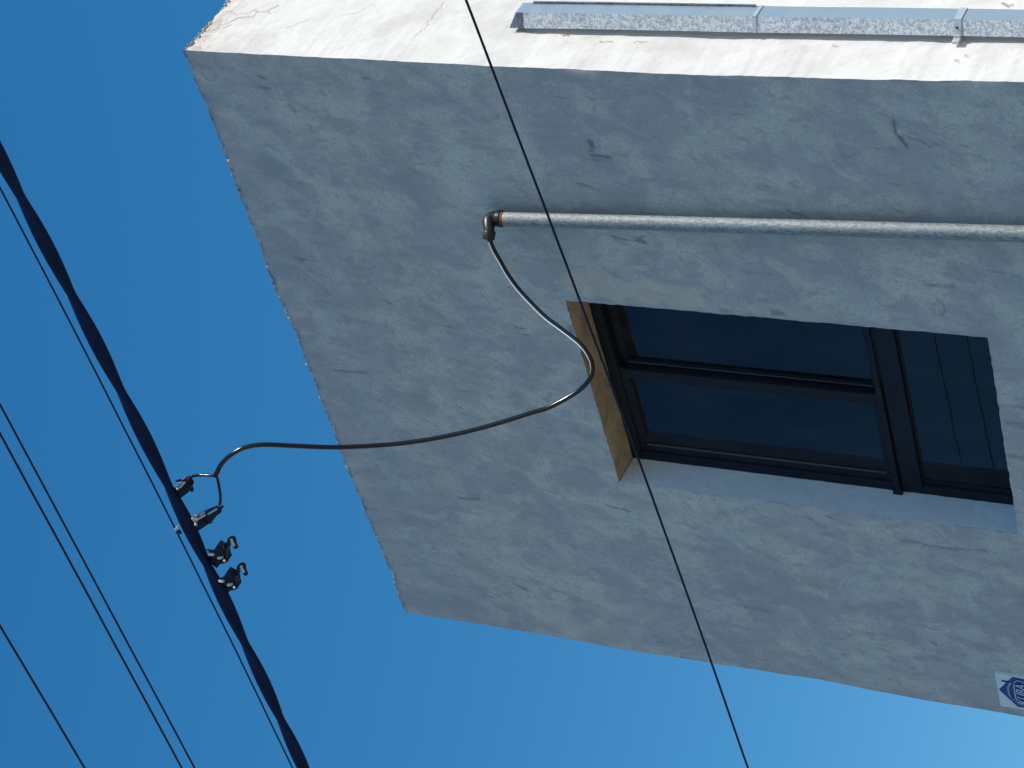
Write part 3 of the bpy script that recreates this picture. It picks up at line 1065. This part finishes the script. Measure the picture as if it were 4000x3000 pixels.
def capped_clamp(Q, dy, label, comb):
    """branch clamp without a cable: stepped jaws, a bolt, and the end cap dangling on its strap"""
    c = thing('tap_clamp', Q(450, 650), label, 'cable clamp', GR)
    mb = MB()
    mb.prism([Q(470, 500, -.02), Q(520, 390, -.02), Q(640, 460, -.02), Q(770, 480, -.02), Q(745, 560, -.02), Q(760, 680, -.02), Q(790, 760, -.02),
              Q(700, 810, -.02), Q(620, 820, -.02), Q(530, 920, -.02), Q(380, 800, -.02), Q(330, 640, -.02)], Vector((0, .036, 0)))
    mb.bar(Q(470, 560), Q(700, 600), px(34), .054, NB, .006)
    mb.bar(Q(420, 700), Q(720, 730), px(20), .060, NB, .006)
    mb.bar(Q(700, 440), Q(780, 490), px(10), .03, NB, .003)
    if comb:
        for x in (690, 800, 740):
            mb.bar(Q(x - 235 + 245, 470 - 130 + 60), Q(x - 235 + 290, 480), px(4.5), .02, NB, .001)
    else:
        mb.bar(Q(305, 470), Q(470, 510), px(6), .016, NB, .002)
        mb.bar(Q(380, 520), Q(500, 480), px(7), .02, NB, .002)
    mb.build('body', M['clamp'], c)
    mb = MB()
    mb.bar(Q(355, 580, -.055), Q(470, 595, -.055), px(10), .012, NB, .002)
    mb.bar(Q(565, 675, -.055), Q(670, 665, -.055), px(11), .012, NB, .002)
    mb.build('metal_jaw', M['alloy'], c)
    mb = MB().tube([Q(690, 745, -.03), Q(745, 742, -.075)], px(9), 8)
    mb.build('bolt', M['clamp'], c)
    MB().ball(Q(722, 742, -.078), px(5.5)).build('bolt_head', M['alloy'], c, smooth=True)
    mb = MB().tube(spline([Q(655, 450), Q(700, 385), Q(760, 330), Q(820, 285)], 6), px(3.6), 8)
    mb.build('strap', M['clamp'], c, smooth=True)
    # end cap: short open tube with a rounded head and a pale inside strip
    mb = MB().tube(spline([Q(830, 270), Q(870, 215), Q(930, 195), Q(950, 240)], 6), px(9.5), 12)
    mb.tube([Q(945, 220), Q(965, 300), Q(990, 400)], [px(9), px(8), px(9.5)], 12)
    mb.ball(Q(990, 398), px(10.5)).ball(Q(915, 215), px(12))
    cap = mb.build('end_cap', M['clamp'], c, smooth=True)
    mb = MB().bar(Q(880, 245, -.035), Q(960, 375, -.035), px(8.5), .008, NB, .002).ball(Q(888, 245, -.03), px(6.5))
    mb.build('sealing_strip', M['alloy'], cap)
    return c


capped_clamp(Q2, 0, 'spare tap clamp with a dangling end cap, the one nearer the forked cable', False)
Q3 = lambda x, y, k=0.0: Q2(x + 235, y + 640, k)
capped_clamp(Q3, 0, 'spare tap clamp with a dangling end cap, the one farther from the forked cable', True)
# little clip that ties the thin wire to the bundle
cl = thing('wire_clip', Q1(330, 1440), 'small shiny clip tying the thin wire to the twisted line', 'clip')
MB().bar(Q1(275, 1470, -.07), Q1(350, 1400, -.07), px(11), .016, NB, .002).build('band', M['alloy'], cl)
MB().bar(Q1(335, 1490, -.065), Q1(395, 1560, -.065), px(11), .016, NB, .002).build('buckle', M['clamp'], cl)

# ------------------------------------------------------------------ downpipe on the white wall
Y1T, Y1L = at(1981, 112, 0, .010), at(4000, 154, 0, .020)
GAP = .012
dp = thing('downpipe', (.04, .19, 0), 'spangled zinc rainwater downpipe running down the white sunlit wall', 'downpipe')


def dp_section(x_px, f_in, f_out):
    """profile (x, y) of the pipe at a picture column"""
    base = lambda p: interp(p, [1981, 2375, 2944, 3704, 4000], [109, 116, 129, 143, 150])
    edge = lambda p: interp(p, [2000, 2047, 2944, 4000], [49, 49, 66, 78])
    outer = lambda p: interp(p, [2023, 2066, 2973, 4000], [11, 9, 24, 36])
    b = at(x_px, base(x_px), 0, .006)
    e = at(x_px, edge(x_px), 1, b.y + .022)
    dx = e.x
    w = at(x_px, outer(x_px), 0, dx)
    return b, e, w


sec_px = [2010, 2300, 2600, 2944, 3300, 3700, 4000]
SEC = []
for p in sec_px:
    b, e, w = dp_section(p, 0, 0)
    SEC.append((b.z, b.y, e.y, e.x, w.y))
SEC.sort()
SZ = [s[0] for s in SEC]


def prof(z, grow=0.0):
    y1 = interp(z, SZ, [s[1] for s in SEC]); y2 = y1 + .022
    dx = float(np.mean([s[3] for s in SEC])); wd = float(np.mean([s[4] - s[1] for s in SEC]))
    y3 = y1 + wd; y4 = y3 + .012
    g_ = grow
    gp = interp(z, [3.3, 5.4, 6.1], [.011, .007, .002])
    return [(gp, y1 - g_), (dx + g_, y2 - g_ * .5), (dx + g_, y3 + g_ * .5), (gp, y4 + g_)]


def dp_run(mb, z0, z1, grow=0.0, cut=0.0, step=.12, which='all'):
    n = max(2, int(abs(z1 - z0) / step))
    rings = []
    for i in range(n + 1):
        z = z0 + (z1 - z0) * i / n
        ring = []
        for k, (x, y) in enumerate(prof(z, grow)):
            zz = z - (cut if (i == 0 and k in (1, 2)) else 0)
            ring.append(Vector((x + .0008 * nz(z, k, 1, 3), y + .0012 * nz(z, k, 5, 3), zz)))
        rings.append(ring)
    for a, b in zip(rings, rings[1:]):
        for k in range(4):
            k2 = (k + 1) % 4
            face = {0: 'side', 1: 'face', 2: 'far', 3: 'back'}[k]
            if which == 'all' or face in which:
                mb.add([a[k], a[k2], b[k2], b[k]], [(0, 1, 2, 3)])
    if which == 'all' or 'cap' in which:
        mb.add(rings[0], [(0, 1, 2, 3)])
        mb.add(rings[-1], [(3, 2, 1, 0)])
    return mb


z_top = at(1981, 109, 0, .014).z
z_dark_end = z_top - .062
z_joint = at(2944, 128, 0, .014).z
z_strap = at(3735, 142, 0, .014).z
dp_run(MB(), z_top, z_dark_end, -.0015, .030, which=('side', 'cap', 'far', 'back')).build('end_piece', M['zinc_dark'], dp)  # short length in darker zinc at the upper end
dp_run(MB(), z_dark_end, z_joint, which=('side', 'far', 'back', 'cap')).build('pipe_length', M['zinc'], dp)
dp_run(MB(), z_joint, .25, which=('side', 'far', 'back', 'cap')).build('pipe_length', M['zinc'], dp)
mb = MB()
dp_run(mb, z_top, z_joint + .006, -.0003, .030, which=('face',))
dp_run(mb, z_joint - .006, .25, -.0003, which=('face',))
mb.build('front_face', M['zinc_plain'], dp)
# folded seam along the far edge of the upper length
mb = MB()
za = z_top - .075
steps = lin(za, z_joint + .02, 16)
for a, b in zip(steps, steps[1:]):
    pa, pb = prof(a)[2], prof(b)[2]
    mb.bar(Vector((pa[0] + .003, pa[1] - .003, a)), Vector((pb[0] + .003, pb[1] - .003, b)), .007, .008, Vector((1, 0, 0)))
mb.build('folded_seam', M['zinc_dark'], dp)


def band(z, h, slant, grow, name, mat):
    mb = MB()
    p = prof(z, grow)
    ring_a = [(x, y, z + (slant * (y - p[0][1]))) for x, y in p]
    q = prof(z, grow + .0018)
    outer = []
    for (x, y) in q:
        outer.append((x, y))
    n = len(q)
    for k in range(n - 1):
        a, b = q[k], q[k + 1]
        a_in, b_in = p[k], p[k + 1]
        za_, zb_ = z + slant * (a[1] - q[0][1]), z + slant * (b[1] - q[0][1])
        mb.add([(a[0], a[1], za_), (b[0], b[1], zb_), (b[0], b[1], zb_ - h), (a[0], a[1], za_ - h),
                (a_in[0], a_in[1], za_), (b_in[0], b_in[1], zb_), (b_in[0], b_in[1], zb_ - h), (a_in[0], a_in[1], za_ - h)],
               [(0, 1, 2, 3), (0, 4, 5, 1), (3, 2, 6, 7), (0, 3, 7, 4), (1, 5, 6, 2)])
    return mb


band(z_joint + .008, .014, 0, .0012, 'joint', None).build('joint_band', M['strap'], dp)
mb = band(z_strap + .012, .026, 0, .0015, 'strap', None)
y0 = prof(z_strap)[0][1]
mb.box((-.004, y0 - .030, z_strap - .013), (.006, y0 + .002, z_strap + .011), .002)
mb.box((.004, y0 - .006, z_strap - .0125), (.015, y0 + .001, z_strap + .0105), .001)
st = mb.build('strap', M['strap'], dp)
pA = prof(z_strap, .004)
cs = (Vector((pA[0][0], pA[0][1], z_strap)) + Vector((pA[1][0], pA[1][1], z_strap))) / 2
MB().ball(cs, .0045).build('screw', M['iron'], st)

# ------------------------------------------------------------------ plaque
SG = lambda x, y, k=0.0: at(3860 + .1146 * x, 2600 + .1146 * y, 1, -.014 - k)
sg = thing('plaque', SG(1222, 945), 'pale square plaque with a blue roof emblem near the far corner of the grey wall', 'sign')
a, b, c_ = SG(215, 255), SG(440, 1375), SG(1222, 380)
dn = Vector((0, 0, -1))
Wd = (a - b).length
PX0, PX1, PZ1 = b.x, a.x, a.z
PZ0 = PZ1 - Wd * 1.02
mb = MB().prism([Vector((PX0, -.014, PZ1 - .003)), Vector((PX1, -.014, PZ1)), Vector((PX1 - .001, -.014, PZ0)), Vector((PX0 + .001, -.014, PZ0))], Vector((0, .016, 0)))
mb.build('plate', M['plate'], sg)
# emblem: gabled roof with a chimney over a rounded name field
pe = lambda x, y: SG(x, y, .0005)
tip, rc, lc = pe(360, 815), pe(820, 385), pe(1010, 1405)
ez = tip.z - (tip.z - PZ0) * .93
mb = MB().prism([tip, pe(640, 553), pe(450, 470), pe(470, 530), pe(640, 590)], Vector((0, .003, 0)))
mb = MB()
mb.prism([tip, rc, Vector((rc.x, rc.y, rc.z - .012)), Vector((rc.x - .006, rc.y, ez + .02)), Vector((rc.x - .03, rc.y, ez)), Vector((lc.x + .03, lc.y, ez)), Vector((lc.x + .004, lc.y, ez + .02)), Vector((lc.x, lc.y, lc.z - .012)), lc], Vector((0, .002, 0)))
em = mb.build('emblem', M['blue'], sg)
ch0, ch1 = pe(455, 505), pe(700, 560)
MB().bar(ch0 + Vector((0, -.0005, 0)), ch1 + Vector((0, -.0005, 0)), .0085, .002).build('chimney_mark', M['ink'], sg)
e2 = lambda x, y: SG(x, y, .0035)
mb = MB().ribbon(spline([e2(752, 600), e2(690, 720), e2(685, 850), e2(730, 1010), e2(800, 1110), e2(862, 1180)], 5), .0075, Vector((0, .0015, 0)))
z_b = ez + .012
fr_pts = [e2(1222, 600), e2(1080, 530), e2(960, 530), e2(880, 600), e2(868, 660), e2(900, 880), e2(950, 1150), e2(1000, 1250), e2(1100, 1320), e2(1222, 1365)]
mb.ribbon(spline(fr_pts, 5), .0055, Vector((0, .0015, 0)))
lw = fr_pts[-1]
rw = fr_pts[0]
mb.ribbon(spline([lw, Vector((lw.x + .006, lw.y, z_b + .012)), Vector((lw.x + .022, lw.y, z_b)), Vector((rw.x - .022, lw.y, z_b)), Vector((rw.x - .006, lw.y, z_b + .012)), rw], 5), .0055, Vector((0, .0015, 0)))
mb.build('emblem_lines', M['pale'], sg)
fnt = bpy.data.curves.new('lettering', 'FONT')
fnt.body = 'KUBA'
fnt.size = .060
fnt.shear = .25
fnt.extrude = .0008
fnt.align_x = 'CENTER'
fnt.materials.append(M['pale'])
tmp = bpy.data.objects.new('tmp', fnt)
COL.objects.link(tmp)
dg = bpy.context.evaluated_depsgraph_get()
me = bpy.data.meshes.new_from_object(tmp.evaluated_get(dg))
bpy.data.objects.remove(tmp)
me.name = 'lettering'
if not me.materials:
    me.materials.append(M['pale'])
lt = bpy.data.objects.new('lettering', me)
COL.objects.link(lt)
lt.parent = sg
mc = (PX0 + PX1) / 2 - .004
span = max(v.co.x for v in me.vertices) - min(v.co.x for v in me.vertices)
kx = .116 / span
lt.matrix_local = Matrix.Translation(Vector((mc, -.0185, SG(1215, 950).z - .012)) - sg.location) @ Matrix.Rotation(math.pi / 2, 4, 'X') @ Matrix.Diagonal((kx, 1, 1, 1))

# ------------------------------------------------------------------ light
SUN_EL, SUN_AZ = math.radians(46), math.radians(4)      # azimuth from +X towards +Y
to_sun = Vector((math.cos(SUN_EL) * math.cos(SUN_AZ), math.cos(SUN_EL) * math.sin(SUN_AZ), math.sin(SUN_EL)))
sd = bpy.data.lights.new('sun', 'SUN')
sd.energy = 4.1
sd.angle = math.radians(.53)
sd.color = (1.0, .945, .87)
so = bpy.data.objects.new('sun', sd)
COL.objects.link(so)
so.rotation_euler = (-to_sun).to_track_quat('-Z', 'Y').to_euler()
so.location = to_sun * 60
w = bpy.data.worlds.new('World')
scene.world = w
w.use_nodes = True
nt = w.node_tree
bg = nt.nodes['Background']
sky = nt.nodes.new('ShaderNodeTexSky')
sky.sky_type = 'NISHITA'
sky.sun_disc = False
sky.sun_elevation = SUN_EL
sky.sun_rotation = math.pi / 2 - SUN_AZ
sky.altitude = 400
sky.air_density = 1.5
sky.dust_density = .3
sky.ozone_density = 8.0
hs_ = nt.nodes.new('ShaderNodeHueSaturation')
hs_.inputs['Saturation'].default_value = 1.25
nt.links.new(sky.outputs[0], hs_.inputs['Color'])
tint = nt.nodes.new('ShaderNodeMix')          # the phone's slightly warm white balance
tint.data_type = 'RGBA'
tint.blend_type = 'MULTIPLY'
tint.inputs[0].default_value = 1.0
tint.inputs[7].default_value = (1.03, .99, .88, 1)
nt.links.new(hs_.outputs[0], tint.inputs[6])
nt.links.new(tint.outputs[2], bg.inputs['Color'])
bg.inputs['Strength'].default_value = .15
vs = scene.view_settings
vs.view_transform = 'Standard'
vs.look = 'None'
vs.exposure = 0.0
vs.gamma = 1.0
scene.cycles.max_bounces = 8
